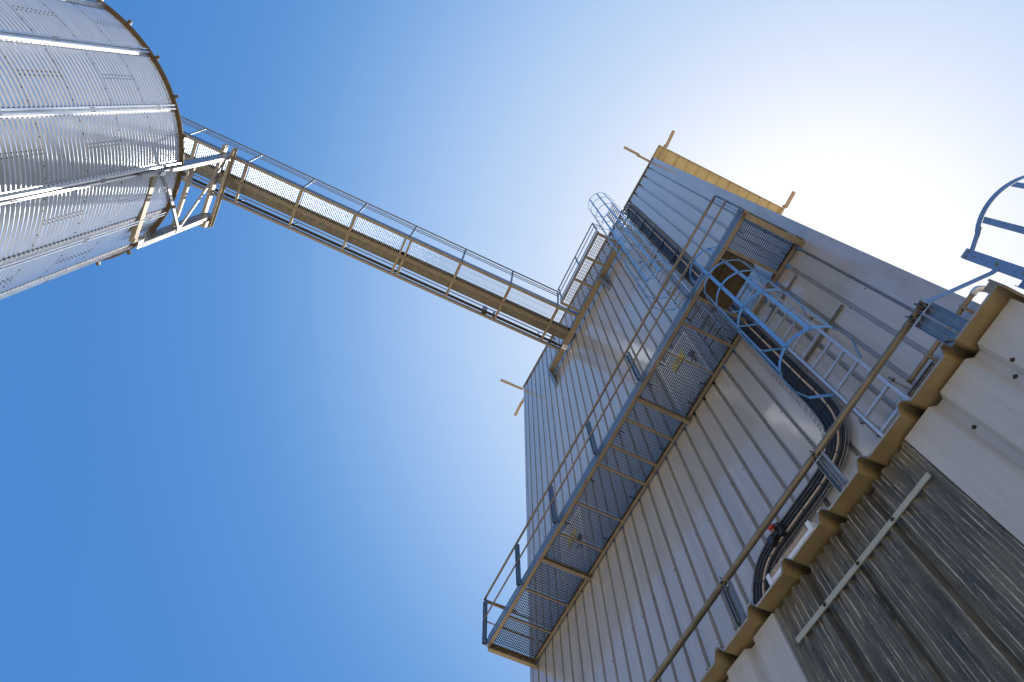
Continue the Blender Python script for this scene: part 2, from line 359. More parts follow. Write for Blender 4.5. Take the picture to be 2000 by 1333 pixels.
# ================================================================ WALL WALKWAY
WZ = 10.53; wy0 = 3.90; wy1 = 4.985
walk = thing('wall_walkway', 'long grated steel walkway with handrail running along the grey tower wall', 'walkway', (-4.8, 4.4, WZ))
def grating(x0, x1, y0, y1, z, along, pitch, cross, t, h, name='grating', parent=None, m=GALVD, ct=None):
    b = MB(); ct = ct or t
    if along == 'x':
        n = int((y1 - y0) / pitch)
        for i in range(1, n): yy = y0 + (y1 - y0) * i / n; b.box(x0, x1, yy - t / 2, yy + t / 2, z, z + h)
        n = max(2, int((x1 - x0) / cross))
        for i in range(1, n): xx = x0 + (x1 - x0) * i / n; b.box(xx - ct / 2, xx + ct / 2, y0, y1, z + h * .45, z + h - .001)
    else:
        n = int((x1 - x0) / cross)
        for i in range(1, n): xx = x0 + (x1 - x0) * i / n; b.box(xx - ct / 2, xx + ct / 2, y0, y1, z + h * .45, z + h - .001)
        n = int((y1 - y0) / pitch)
        for i in range(1, n): yy = y0 + (y1 - y0) * i / n; b.box(x0, x1, yy - t / 2, yy + t / 2, z, z + h)
    return b.build(name, m, parent)
joints = [-9.50, -8.72, -7.98, -7.22, -6.56, -5.82, -4.95, -4.52, -3.95, -3.55, -2.55, -2.0, -1.52]
for a, c in zip(joints, joints[1:]): grating(a + .02, c - .02, wy0 + .045, wy1 - .055, WZ + .03, 'x', .033, .055, .009, .03, parent=walk, ct=.005, m=GRATEW)
grating(-.61, -.02, wy0 + .045, wy1 - .055, WZ + .03, 'x', .033, .10, .009, .028, parent=walk, m=GRATEW)
b = MB(); b.chan((-9.57, wy0 + .025, WZ + .075), (.03, wy0 + .025, WZ + .075), .19, .05, (0, 1, 0), .009); b.build('outer_beam', BLUE, walk)  # blue web has the reflected sky in its colour
b = MB(); b.box(-9.57, .03, wy0 + .003, wy0 + .07, WZ - .028, WZ - .0205); b.build('beam_flange_bounce_tint', GALVD, walk)  # brown strip paints warm bounce light on the beam's underside
b = MB(); b.chan((-9.57, wy1 - .012, WZ + .06), (.03, wy1 - .012, WZ + .06), .12, .055, (0, -1, 0), .009); b.build('wall_beam', GALVD, walk)
for x in joints[1:-1] + [-1.52, -.62]:
    b = MB()
    if x in (-7.22, -3.55):
        b.chan((x, wy0 + .06, WZ - .02), (x, wy1 + .01, WZ - .02), .10, .07, (1, 0, 0), .01); b.build('bracket_beam', GALVD, walk)
    else:
        wd = .05 if x in (-4.95, -4.52, -2.0, -1.52, -.62, -3.95) else .028
        b.bar((x, wy0 + .036, WZ + .012), (x, wy1 - .068, WZ + .012), wd, .03); b.bar((x, wy0 + .036, WZ + .043), (x, wy1 - .068, WZ + .043), .008, .03); b.build('cross_member', GALVD, walk)
for x in (-9.57, .0):
    b = MB(); b.chan((x, wy0 + .03, WZ - .04), (x, wy1 + .01, WZ - .04), .16, .09, (1 if x < -1 else -1, 0, 0), .01); b.build('end_beam', GALVD, walk)
b = MB(); b.box(-1.49, -.65, wy0 + .04, 4.50, WZ + .03, WZ + .04)
b.bar((-1.45, 4.12, WZ + .012), (-.68, 4.12, WZ + .012), .03, .03); b.bar((-1.45, 4.02, WZ + .012), (-.7, 4.46, WZ + .012), .03, .028)
b.bar((-1.48, 4.51, WZ + .01), (-.66, 4.51, WZ + .01), .02, .07)
b.build('hatch_plate', PLATE, walk)
b = MB(); b.box(-9.57, .03, wy0 + .016, wy0 + .022, WZ + .172, WZ + .27); b.build('toe_board', BLUE, walk)
posts = [-9.54, -7.95, -6.39, -4.78, -3.19, -1.56, -.01]
for i, x in enumerate(posts):
    b = MB(); dbl = .05
    b.bar((x - .035, 3.835, WZ + .02), (x - .035, 3.80, WZ + 1.2), .014, .07, (0, 1, 0)); b.bar((x + .035, 3.835, WZ + .02), (x + .035, 3.80, WZ + 1.2), .014, .07, (0, 1, 0))
    b.box(x - .028, x + .028, 3.862, 3.899, WZ + .0, WZ + .14)
    b.build('handrail_post', BLUE, walk)
b = MB(); b.tube([(-9.52, 4.55, WZ + 1.22), (-9.54, 3.82, WZ + 1.22), (-9.48, 3.775, WZ + 1.22)], .022, 10)
b.tube([(-9.54, 3.775, WZ + 1.22), (.01, 3.775, WZ + 1.22)], .024, 12); b.build('handrail', PIPE, walk)
b = MB(); b.tube([(-9.54, 3.785, WZ + .62), (.01, 3.785, WZ + .62)], .017, 10); b.build('knee_rail', PIPE, walk)
b = MB()
for zz, r in ((.64, .015), (1.20, .018)): b.tube([(-9.56, 3.80, WZ + zz), (-9.56, 4.97, WZ + zz)], r, 8)
b.build('end_rail', PIPE, walk)
b = MB()
for zz, r in ((.64, .015), (1.20, .018)): b.tube([(.015, 3.80, WZ + zz), (.015, 4.97, WZ + zz)], r, 8)
b.bar((.02, 3.84, WZ + .16), (.02, 4.97, WZ + .16), .008, .12)
b.build('end_rail', BLUE, walk)
b = MB()
for x in (-9.0, -6.3, -5.3, -4.2, -3.2, -2.8, -1.9, -.3):
    for yy, s_ in ((wy0 + .05, 1), (wy1 - .06, -1)):
        b = MB(); b.bar((x, yy, WZ + .02), (x, yy + s_ * .14, WZ + .015), .014, .014); b.build('grating_clip', BOLT, walk)

# ================================================================ LADDERS
def cage_path(cx, ly, z, hw=.245, rad=.42, half=True, rot=0):
    """omega hoop in front of the stiles (towards -Y)"""
    cy = ly - .41; p = [(cx - hw, ly, z), (cx - rad * .985, ly - .24, z)]
    for i in range(33):
        a = math.pi * (1 + i / 32); p.append((cx + math.cos(a) * rad, cy + math.sin(a) * rad, z))
    p += [(cx + rad * .985, ly - .24, z), (cx + hw, ly, z)]
    return p
def ladder(name, label, cx, ly, z0, z1, hoops, rung0, pitch, strap_z, group=None, hw=.245, brackets=(), gmat=ALU):
    t = thing(name, label, 'ladder', (cx, ly, z0), group)
    for s_ in (-1, 1):
        b = MB(); b.chan((cx + s_ * (hw - .012), ly, z0), (cx + s_ * (hw - .012), ly, z1), .065, .032, (-s_, 0, 0), .004)
        b.build('stile', gmat, t)
    z = rung0
    while z < z1 - .15:
        b = MB(); b.bar((cx - hw + .016, ly, z), (cx + hw - .016, ly, z), .032, .032); b.build('rung', ALU, t); z += pitch
    for z in hoops:
        b = MB(); b.strip(cage_path(cx, ly, z, hw + .012), .062, .007)
        b.build('cage_hoop', CAGE, t)
    for ang in (188, 225, 270, 315, 352):
        a = R_(ang); px = cx + math.cos(a) * .411; py = ly - .41 + math.sin(a) * .411
        tx, ty = -math.sin(a), math.cos(a)
        b = MB(); b.bar((px, py, strap_z[0]), (px, py, strap_z[1]), .052, .005, (math.cos(a), math.sin(a), 0))
        for z in hoops: b.bolt((px + math.cos(a) * .012, py + math.sin(a) * .012, z), (math.cos(a), math.sin(a), 0), .009, .008, 1)
        b.build('cage_strap', [CAGE, BOLT], t)
    for z in brackets:
        b = MB(); b.chan((cx - hw - .05, TY - .002, z), (cx + hw + .36, TY - .002, z), .045, .03, (0, -1, 0), .004)
        for s_ in (-1, 1):
            x = cx + s_ * (hw + .012); b.bar((x, TY - .04, z), (x, ly - .02, z), .006, .14, (0, 0, 1))
            b.bar((x + s_ * .02, ly + .035, z), (x + s_ * .02, ly - .01, z), .03, .03)
        for s_ in (-1, 1):
            for dz in (-.035, .035): b.bolt((cx + s_ * (hw + .015), ly, z + dz), (s_, 0, 0), .01, .02, 1)
        b.build('wall_bracket', [GALV, BOLT], t)
    return t
ladder('cage_ladder', 'caged steel ladder rising from the annex roof through the hatch of the walkway', -1.093, 4.70, 5.2, 11.65,
       (7.10, 8.62, 9.66, 10.34, 11.3), 5.42, .335, (7.07, 11.33), brackets=(6.45, 8.5, 10.05))
ladder('cage_ladder', 'caged steel ladder climbing from the walkway past the bridge landing to the tower roof', -2.03, 4.70, 10.58, 24.75,
       (13.15, 14.0, 15.6, 17.2, 18.8, 20.4, 22.0, 23.4, 24.5), 10.8, .335, (13.12, 24.53), brackets=(12.2, 14.7, 17.4, 20.0, 22.6))

# ================================================================ CABLE TRAYS
tray = thing('cable_tray', 'black and tan cables in a wire tray running down the tower wall and bending sideways', 'cable tray', (-1.6, 4.9, 6.5))
def smooth(path, n=8):
    p = [V(q) for q in path]; o = []
    for i in range(len(p) - 1):
        a = p[max(i - 1, 0)]; b_ = p[i]; c = p[i + 1]; d = p[min(i + 2, len(p) - 1)]
        for k in range(n):
            t = k / n; o.append(.5 * ((2 * b_) + (c - a) * t + (2 * a - 5 * b_ + 4 * c - d) * t * t + (3 * b_ - a - 3 * c + d) * t ** 3))
    o.append(p[-1]); return o
path = smooth([(-1.60, 0, 23.15), (-1.60, 0, 20), (-1.60, 0, 16), (-1.60, 0, 12), (-1.60, 0, 9.5), (-1.60, 0, 8.3), (-1.60, 0, 7.55), (-1.66, 0, 7.12), (-1.86, 0, 6.82), (-2.2, 0, 6.70), (-2.75, 0, 6.69), (-3.2, 0, 6.68), (-3.48, 0, 6.60), (-3.68, 0, 6.38), (-3.75, 0, 6.05), (-3.76, 0, 5.0)], 8)
def offset(path, d, y):
    o = []
    for i, p in enumerate(path):
        t = (path[min(i + 1, len(path) - 1)] - path[max(i - 1, 0)]).normalized(); n = V((t.z, 0, -t.x)); q = p + n * d; o.append((q.x, y, q.z))
    return o
random.seed(3)
for i, d in enumerate([-.125, -.095, -.066, -.036, -.008, .022, .05, .075, .1, .122]):
    m = TAN if i in (6,) else BLACK
    r = [.016, .018, .014, .017, .013, .016, .014, .008, .013, .010][i]
    b = MB(); b.tube(offset(path, -d, 4.905 + .012 * (i % 2)), r, 8); b.build('cable', m, tray)
b = MB()
for d in (-.15, .15): b.tube(offset(path, d, 4.955), .0045, 5); b.tube(offset(path, d, 4.915), .004, 5)
b.tube(offset(path, .235, 4.95), .003, 4)
L = offset(path, .16, 4.955); Rr = offset(path, -.16, 4.955); L2 = offset(path, .24, 4.955)
acc = 0
for i in range(1, len(path)):
    acc += (path[i] - path[i - 1]).length
    if acc > .1:
        acc = 0; b.tube([L2[i] if path[i].z < 9 else L[i], Rr[i]], .0035, 4); b.tube([L2[i] if path[i].z < 9 else L[i], (L[i][0] + (.02 if path[i].z < 9 else 0), 4.90, L[i][2])], .0035, 4)
b.build('wire_basket', GALV, tray)
b = MB(); acc = 0
for i in range(4, len(path)):
    acc += (path[i] - path[i - 1]).length
    if acc > .33:
        acc = 0; a = V(offset(path, .135, 4.89)[i]); c = V(offset(path, -.135, 4.89)[i])
        b.bar(a, c, .012, .006, (0, 1, 0))
b.build('cable_ties', BLACK, tray)
b = MB(); b.box(-1.79, -1.42, 4.975, 4.995, 12.0, 23.2); b.box(-1.80, -1.785, 4.90, 4.99, 12.0, 23.2); b.build('tray_back', GALVD, tray)
b = MB()
for z in (14.2, 15.6, 17.0, 18.4, 19.8, 21.2, 22.6): b.box(-1.82, -1.40, 4.868, 4.885, z, z + .05)
b.build('clamp_bars', BLACK, tray)
beacon = thing('warning_lamp', 'small red lamp on a black clamp beside the bent cable tray', 'lamp', (-3.06, 4.8, 6.74))
b = MB(); b.tube([(-3.055, 4.85, 6.80), (-3.055, 4.77, 6.77)], .038, 14); b.box(-3.10, -3.01, 4.83, 4.87, 6.76, 6.83); b.build('lamp_body', RED, beacon)
b = MB(); b.tube([(-3.055, 4.82, 6.755), (-3.06, 4.82, 6.72)], .013, 10); b.build('cable_gland', TAN, beacon)
b = MB(); b.box(-3.17, -3.0, 4.83, 4.90, 6.655, 6.70); b.box(-3.02, -2.96, 4.83, 4.90, 6.60, 6.79); b.box(-3.20, -3.12, 4.82, 4.90, 6.62, 6.74); b.bar((-3.06, 4.85, 6.70), (-3.05, 4.85, 6.82), .03, .04)
b.bolt((-3.1, 4.82, 6.69), (0, -1, 0), .014, .02); b.bolt((-2.99, 4.82, 6.72), (0, -1, 0), .014, .02); b.build('clamp', BOLT, beacon)
strip = thing('strip_light', 'white strip light with its warm-lit underside painted orange, fixed to the tower wall above the annex eave', 'light fitting', (-3.05, 4.9, 6.24))
b = MB(); b.box(-3.42, -2.68, 4.86, 4.96, 6.235, 6.315); b.build('housing', WHITE, strip)
b = MB(); b.box(-3.40, -2.70, 4.853, 4.95, 6.317, 6.38); b.build('bounce_tint_strip', WOOD, strip)  # orange strip paints the warm light on the fitting's underside
b = MB(); b.box(-3.48, -3.421, 4.845, 4.99, 6.235, 6.39); b.box(-2.679, -2.62, 4.845, 4.99, 6.235, 6.39); b.build('end_cap', WHITE, strip)
wp = thing('wall_pipe', 'thin galvanised conduit with an elbow fixed low on the tower wall behind the handrail', 'pipe', (-.2, 4.88, 6.45))
b = MB(); b.tube(smooth([(-.78, 4.88, 6.44), (-.2, 4.88, 6.45), (.26, 4.88, 6.46), (.335, 4.89, 6.46), (.37, 4.96, 6.45), (.375, 5.2, 6.45)], 6), .026, 12); b.build('conduit', PIPE, wp)
b = MB(); b.tube(smooth([(.27, 4.88, 6.46), (.335, 4.89, 6.46), (.37, 4.96, 6.45), (.375, 5.02, 6.45)], 5), .033, 12); b.build('elbow', ALU, wp)
b = MB()
for x in (-.45, .12): b.box(x - .015, x + .015, 4.855, 4.99, 6.405, 6.43); b.box(x - .015, x + .015, 4.85, 4.856, 6.42, 6.485)
b.build('pipe_clip', GALVD, wp)

# ================================================================ SUPPORT BEAM, LANDING PLATFORM, BRIDGE
BZ = 21.1
sb = thing('support_beam', 'ochre lit box beam on two wall brackets carrying the tower end of the bridge', 'beam', (-5.0, 4.85, BZ))
b = MB(); b.box(-7.46, -2.62, 4.742, 4.935, BZ, BZ + .26); b.build('beam', GALVD, sb)
for x in (-7.44, -3.80):
    b = MB()
    t_ = .012
    b.hexa([(x - .012, 4.74, BZ - .002), (x + .0, 4.74, BZ - .002), (x + .0, 4.985, BZ - .99), (x - .012, 4.985, BZ - .99), (x - .012, 4.94, BZ - .002), (x, 4.94, BZ - .002), (x, 4.995, BZ - .002), (x - .012, 4.995, BZ - .002)])
    b.quad([(x - .006, 4.745, BZ - .002), (x - .006, 4.995, BZ - .002), (x - .006, 4.995, BZ - 1.0)])
    b.bar((x, 4.735, BZ), (x, 4.975, BZ - 1.0), .13, .012, (0, -1, 0)); b.box(x - .07, x + .07, 4.978, 4.997, BZ - 1.05, BZ + .3)
    b.build('wall_bracket', GALV, sb)
b = MB(); b.box(-6.53, -6.36, 4.76, 4.93, BZ - .006, BZ - .002); b.box(-6.43, -6.40, 4.82, 4.87, BZ - .010, BZ - .007, 1); b.build('sticker', [WHITE, BOLT], sb)
pl = thing('landing_platform', 'small grated landing with blue toe board between the bridge end and the tall ladder', 'platform', (-3.8, 4.3, BZ))
for a, c in ((-5.05, -4.25), (-4.17, -3.45), (-3.37, -2.62)): grating(a, c, 4.10, 4.73, BZ + .03, 'x' if False else 'y', .05, .09, .012, .03, parent=pl)
b = MB(); b.chan((-5.14, 4.02, BZ + .07), (-2.52, 4.02, BZ + .07), .16, .07, (0, 1, 0), .009); b.build('outer_beam', GALV, pl)
for x in (-5.11, -4.21, -3.41, -2.58):
    b = MB(); b.bar((x, 4.035, BZ + .02), (x, 4.74, BZ + .02), .085, .05); b.build('cross_member', GALVD, pl)
b = MB(); b.box(-5.10, -2.5, 4.002, 4.010, BZ + .152, BZ + .30); b.build('toe_board', BLUE, pl)
b = MB()
b.tube([(-5.05, 3.965, BZ + 1.2), (-2.5, 3.965, BZ + 1.2), (-2.48, 4.3, BZ + 1.2)], .02, 10); b.tube([(-5.05, 3.97, BZ + .66), (-2.5, 3.97, BZ + .66), (-2.48, 4.3, BZ + .66)], .014, 8); b.build('handrail', BLUE, pl)
for x in (-4.98, -3.75, -2.5):
    b = MB(); b.bar((x, 4.0, BZ + .1), (x, 3.965, BZ + 1.2), .06, .014, (0, 1, 0)); b.build('handrail_post', BLUE, pl)

br = thing('conveyor_bridge', 'long straight steel bridge with grated walkway and conveyor spanning from the silo to the tower', 'bridge', (-5.9, -2, BZ))
Y0 = -9.4; Y1 = 4.735
b = MB(); b.chan((-5.26, Y0, BZ + .09), (-5.26, Y1, BZ + .09), .18, .075, (-1, 0, 0), .009); b.build('outer_chord', BLUE, br)  # web coloured blue for the sky it reflects
b = MB(); b.box(-5.335, -5.25, Y0, Y1, BZ - .009, BZ - .0005); b.build('chord_flange_bounce_tint', GALVD, br)  # added brown plate, painted as the warm-lit chord underside
b = MB(); b.box(-5.99, -5.88, Y0, Y1, BZ, BZ + .16); b.box(-5.945, -5.935, Y0, Y1, BZ - .03, BZ - .002); b.build('middle_chord', GALVD, br)
b = MB(); b.chan((-6.58, Y0, BZ + .09), (-6.58, Y1, BZ + .09), .18, .065, (-1, 0, 0), .009); b.build('far_chord', GALVD, br)
bars_y = [-8.2, -6.6, -4.83, -3.05, -1.35, -1.17, .545, 2.31, 4.03]
ga = [Y0] + bars_y + [Y1]
for a, c in zip(ga, ga[1:]):
    if c - a > .3: grating(-5.868, -5.275, a + .05, c - .05, BZ + .035, 'y', .052, .15, .008, .03, parent=br, ct=.006, m=GRATE)
for yy in bars_y:
    b = MB(); wd = .10 if yy not in (-1.35, -1.17) else .07
    b.bar((-5.335, yy, BZ + .022), (-5.875, yy, BZ + .022), wd, .03); b.build('cross_member', GALVD, br)
    b = MB(); b.bar((-5.995, yy, BZ + .03), (-6.57, yy, BZ + .03), .075, .045); b.build('cross_member', GALVD, br)
b = MB(); b.box(-6.28, -6.02, Y0, Y1 + .2, BZ + .26, BZ + .62); b.box(-6.31, -6.28, Y0, Y1, BZ + .255, BZ + .275)
yy = Y0 + .4
while yy < Y1: b.box(-6.295, -6.28, yy, yy + .02, BZ + .30, BZ + .62); b.box(-6.28, -6.02, yy, yy + .012, BZ + .245, BZ + .259); yy += .9
b.build('conveyor_casing', CASING, br)
b = MB(); b.box(-5.878, -5.80, Y0, Y1, BZ + .075, BZ + .16); b.build('shaded_angle_strip', DARK, br)  # black strip paints the shaded angle beside the middle chord
b = MB(); b.box(-6.50, -6.455, Y0, Y1, BZ + .03, BZ + .12); b.build('far_recess_shade', DARK, br)  # dark plate painted as the shaded recess of the far chord
b = MB(); b.box(-5.268, -5.260, Y0, Y1, BZ + .182, BZ + .33); b.build('toe_board', BLUE, br)
for z, r in ((1.22, .022), (.86, .013), (.62, .013)):
    b = MB(); b.tube([(-5.1, Y0, BZ + z), (-5.1, 4.0, BZ + z)], r, 8); b.build('handrail', PIPE if z > 1 else GALVD, br)
for z, r in ((1.16, .02), (.80, .013), (.55, .013)):
    b = MB(); b.tube([(-6.66, Y0, BZ + z), (-6.66, 4.70, BZ + z)], r, 8); b.build('handrail', GALVD, br)
for yy in (-8.51, -6.64, -4.84, -3.02, -1.26, .54, 2.29, 4.0):
    b = MB(); b.bar((-5.245, yy, BZ + .1), (-5.11, yy, BZ + 1.22), .06, .016, (1, 0, 0)); b.build('handrail_post', BLUE, br)
    b = MB(); b.bar((-6.60, yy, BZ + .08), (-6.65, yy, BZ + 1.16), .055, .014, (1, 0, 0)); b.bolt((-6.57, yy + .05, BZ + .005), (0, 0, -1), .016, .05); b.bolt((-6.57, yy - .05, BZ + .005), (0, 0, -1), .016, .05); b.build('handrail_post', GALV, br)
b = MB(); b.box(-6.62, -6.50, 1.85, 2.0, BZ + .2, BZ + .75); b.box(-6.60, -6.52, 2.25, 2.3, BZ + .18, BZ + .7); b.build('switch_box', GALVD, br)

# ================================================================ SILO
CX, CY = -5.82, -10.58; RW = 3.44; HZ = 17.80
silo = thing('grain_silo', 'large round grain silo of shiny corrugated zinc sheet with upright stiffeners', 'silo', (CX, CY, GZ))
b = MB(); seg = 120; pw = .1275; per = 6
nz = int((HZ - GZ) / pw * per); i0 = 0
for k in range(nz + 1):
    z = GZ + (HZ - GZ) * k / nz; r = RW + .021 * math.cos(2 * math.pi * (z - HZ) / pw)
    for j in range(seg):
        a = 2 * math.pi * j / seg; b.v.append((CX + r * math.cos(a), CY + r * math.sin(a), z))
for k in range(nz):
    for j in range(seg):
        a = k * seg + j; c = k * seg + (j + 1) % seg; b.f.append((a, c, c + seg, a + seg)); b.m.append(0); b.sm.append(True)
def sv(ang, z, r): a = R_(ang); return V((CX + r * math.cos(a), CY + r * math.sin(a), z))
def dot(ang, z, r=RW + .020, s_=.011):
    a = R_(ang); n = V((math.cos(a), math.sin(a), 0)); t = V((-n.y, n.x, 0)); c = sv(ang, z, r)
    p = [c + t * (i * s_) + V((0, 0, j * s_)) for i, j in ((-1, -1), (1, -1), (1, 1), (-1, 1))]
    q = [x + n * .012 for x in p]; b.hexa(p + q, 1)
SH = 1.29; base = 57.0
for c in range(16):
    ang = base + 22.5 * c + 11.25
    if not (-40 < ((ang + 180) % 360) - 180 < 175): continue
    for row in range(14):
        zt = HZ - .05 - row * SH; par = (row + c) % 2
        if zt < 3: break
        # horizontal seam bolts
        for d in (-8, -4.2, 4.2, 8): dot(ang + d, zt - .02)
        if par: 
            continue
        zz = zt - .04
        while zz > zt - SH + .02:
            for s_ in (-.62, .62): dot(ang + s_, zz, s_=.010)
            zz -= pw
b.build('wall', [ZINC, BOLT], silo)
b = MB()   # lap seams between the sheets
for row in range(14):
    zt = HZ - .06 - row * SH
    if zt < 2: break
    n = 96
    for j in range(n):
        a0 = 360 * j / n; a1 = 360 * (j + 1) / n
        p = [sv(a0, zt, RW + .019), sv(a1, zt, RW + .019), sv(a1, zt + .012, RW + .021), sv(a0, zt + .012, RW + .021)]
        b.quad(p, 0, True)
b.build('lap_seam', GALVD, silo)
for c in range(16):
    ang = base + 22.9 * c if c < 4 else base + 22.9 * 3 + (360 - 22.9 * 3) / 13 * (c - 3)
    a = R_(ang); n = V((math.cos(a), math.sin(a), 0)); t = V((-n.y, n.x, 0)); b = MB(); r0 = RW + .02
    def hb(u0, u1, v0, v1, z0, z1, mi=0):
        p = []
        for z in (z0, z1):
            for u, v_ in ((u0, v0), (u1, v0), (u1, v1), (u0, v1)): q = V((CX, CY, z)) + n * (r0 + v_) + t * u; p.append(q)
        b.hexa(p, mi)
    zt = HZ - .0
    hb(-.105, -.06, 0, .008, GZ, zt); hb(.06, .105, 0, .008, GZ, zt)
    hb(-.06, -.052, 0, .085, GZ, zt); hb(.052, .06, 0, .085, GZ, zt); hb(-.052, -.022, .077, .085, GZ, zt); hb(.022, .052, .077, .085, GZ, zt)
    hb(-.052, .052, 0, .006, GZ, zt)
    if 0 < c < 15 or True:
        z = 6.0
        while z < HZ - .1:
            hb(-.096, -.074, .0085, .011, z, z + .05, 1); hb(.074, .096, .0085, .011, z, z + .05, 1)
            z += pw
        for z in (8.9, 11.55, 14.2, 16.85):
            for q in range(3): hb(-.045, -.03, .0855, .092, z + q * .06, z + q * .06 + .03, 1); hb(.03, .045, .0855, .092, z + q * .06, z + q * .06 + .03, 1)
    b.build('stiffener', [ZINC2, BOLT], silo)
b = MB(); n = 96   # eave ring
for j in range(n):
    a0 = 360 * j / n; a1 = 360 * (j + 1) / n
    rr = [(RW - .02, HZ), (RW + .13, HZ + .0), (RW + .135, HZ + .03), (RW - .3, HZ + .22)]
    for (ra, za), (rb, zb) in zip(rr, rr[1:]): b.quad([sv(a0, za, ra), sv(a1, za, ra), sv(a1, zb, rb), sv(a0, zb, rb)], 0, False)
b.build('eave_ring', RIM, silo)
b = MB(); n = 96
for j in range(n):
    a0 = 360 * j / n; a1 = 360 * (j + 1) / n
    b.quad([sv(a0, HZ + .04, RW + .12), sv(a1, HZ + .04, RW + .12), sv(a1, HZ + 1.85, .3), sv(a0, HZ + 1.85, .3)], 0, True)
for k in range(24):
    a = 23 + 15.1 * k; b.bar(sv(a, HZ + .03, RW + .21), sv(a, HZ + 1.87, .35), .06, .07)
b.build('roof', ZINC, silo)
for k in range(24):
    a = 23 + 15.1 * k; b = MB(); b.bar(sv(a, HZ + .03, RW + .10), sv(a, HZ + .0, RW + .215), .07, .075); b.bolt(sv(a, HZ + .01, RW + .215), sv(a, 0, 1) - V((CX, CY, 0)), .018, .02); b.build('rafter_end', RIM, silo)

# ---------------- frame standing on two silo stiffeners, carrying the bridge
fr = thing('support_frame', 'braced galvanised steel frame rising above the silo eave under the silo end of the bridge', 'frame', (-6.3, -7.1, 16.5))
c1 = (-5.20, -7.10); c2 = (-7.20, -7.16)
b = MB()
b.box(c1[0] - .006, c1[0] + .006, c1[1] - .14, c1[1] + .10, 15.7, 21.02); b.box(c1[0] - .10, c1[0] - .0061, c1[1] + .088, c1[1] + .10, 15.7, 21.02); b.box(c1[0] - .10, c1[0] - .0061, c1[1] - .14, c1[1] - .128, 15.7, 21.02)
COLS = [(b, c1)]
b = MB(); b.box(c2[0] - .006, c2[0] + .006, c2[1] - .14, c2[1] + .12, 16.8, 21.0); b.box(c2[0] - .14, c2[0] - .0061, c2[1] + .108, c2[1] + .12, 16.8, 21.0); b.box(c2[0] - .14, c2[0] - .0061, c2[1] - .14, c2[1] - .128, 16.8, 21.0)
COLS.append((b, c2))
for b, (x, yy) in COLS:
    for z in [16.9 + .14 * i for i in range(8)]:
        for dy in (-.05, .03): b.box(x + .0065, x + .012, yy + dy - .018, yy + dy + .018, z, z + .045, 1)
    b.build('column', [GALV, BOLT], fr)
def hbeam(z, wd, h, y_off=0., x0=c1[0] - .02, x1=c2[0] + .02, name='cross_beam'):
    b = MB(); b.chan((x0, c1[1] + y_off, z), (x1, c2[1] + y_off, z), h, wd, (0, -1, 0), .01); return b.build(name, GALVD, fr)
hbeam(16.55, .11, .20, .02); hbeam(18.65, .09, .13, .02); 
b = MB()
b.chan((-7.56, -7.225, 20.82), (-4.95, -7.225, 20.82), .24, .09, (0, -1, 0), .01); b.chan((-7.56, -7.03, 20.82), (-4.95, -7.03, 20.82), .24, .09, (0, 1, 0), .01)
b.box(-7.50, -7.30, -7.24, -6.99, 20.4, 20.684)
b.build('cap_beam', GALVD, fr)
b = MB(); b.chan((c1[0] - .02, -7.0, 16.75), (-7.14, -7.03, 18.6), .09, .05, (0, -1, 0), .008); b.build('diagonal_brace', GALV, fr)
b = MB(); b.chan((-7.14, -7.02, 18.72), (c1[0] - .02, -7.0, 20.6), .09, .05, (0, -1, 0), .008); b.build('diagonal_brace', GALV, fr)
for x, yy, z in ((c1[0], c1[1], 16.6), (c2[0], c2[1], 18.66), (c1[0], c1[1], 20.65), (c2[0], c2[1], 16.6)):
    b = MB(); b.box(x - .10, x + .12 if x < -7 else x - .007, yy + .13, yy + .14, z - .12, z + .12); b.build('gusset_plate', ZINC2, fr)

# ================================================================ ANNEX (near building)
NY = 3.0; AH = 3.70; AXR = .23; AXL = -9.0
ann = thing('annex_building', 'low lean-to in front of the tower with pale ribbed cladding and a brown roof underside', 'building', (-4.4, 4, GZ))
fc = -.125; fp = .345; hb_, ht_, dp_ = .024, .055, .042
FX0 = -2.195 - .03; FX1 = -.815 + .03
wt = lambda x: AH - .010
def wallpts(x0, x1): return profile(x0, x1, fc, fp, hb_, ht_, dp_)
b = MB(); p1 = [(FX1 - .075, dp_), (FX1 - .004, dp_), (FX1 + .022, 0)] + [q for q in wallpts(FX1 + .03, AXR)[1:]]
sheet(b, p1, NY, lambda x: GZ, wt)
pL = [q for q in wallpts(AXL, -2.195 - .055)]
pL = pL[:-1] + [(-2.195 - .052, 0), (-2.195 - .026, dp_), (-2.195 + .03, dp_)]
sheet(b, pL, NY, lambda x: GZ, wt)
sheet(b, [(FX0, 0), (FX1, 0)], NY + .12, lambda x: GZ, wt)
b.box(AXR - .03, AXR, NY + .05, 4.99, GZ, AH); b.box(AXL, AXL + .03, NY + .05, 4.99, GZ, AH)
annwall = b
b = MB()
fpts = [q for q in profile(-2.195 + .03 - .06, FX1 + .01, fc, fp, .020, .042, .048, .026)]
sheet(b, fpts, NY + .004, lambda x: GZ, wt, smooth=False)
b.build('translucent_panel', FIBRE, ann)
b = MB(); b.hexa([(-2.165, NY - .006, 3.342), (FX1 - .035, NY - .006, 3.342), (FX1 - .035, NY + .003, 3.342), (-2.165, NY + .003, 3.342), (-2.165, NY - .006, 3.382), (FX1 - .035, NY - .006, 3.382), (FX1 - .035, NY + .003, 3.382), (-2.165, NY + .003, 3.382)])
b.build('fixing_batten', mat('batten_pvc', (.47, .47, .38), .5, 0, .15, 9), ann)
b = MB()
def screw(x, z, yb):
    b.tube([(x, yb, z), (x, yb - .006, z)], .013, 12); b.tube([(x, yb - .006, z), (x, yb - .014, z)], .0075, 6)
for k in range(5): screw(-2.195 + .345 * k, 3.36 + .003 * (k % 2), NY - .006 if 0 < k < 4 else NY + dp_)
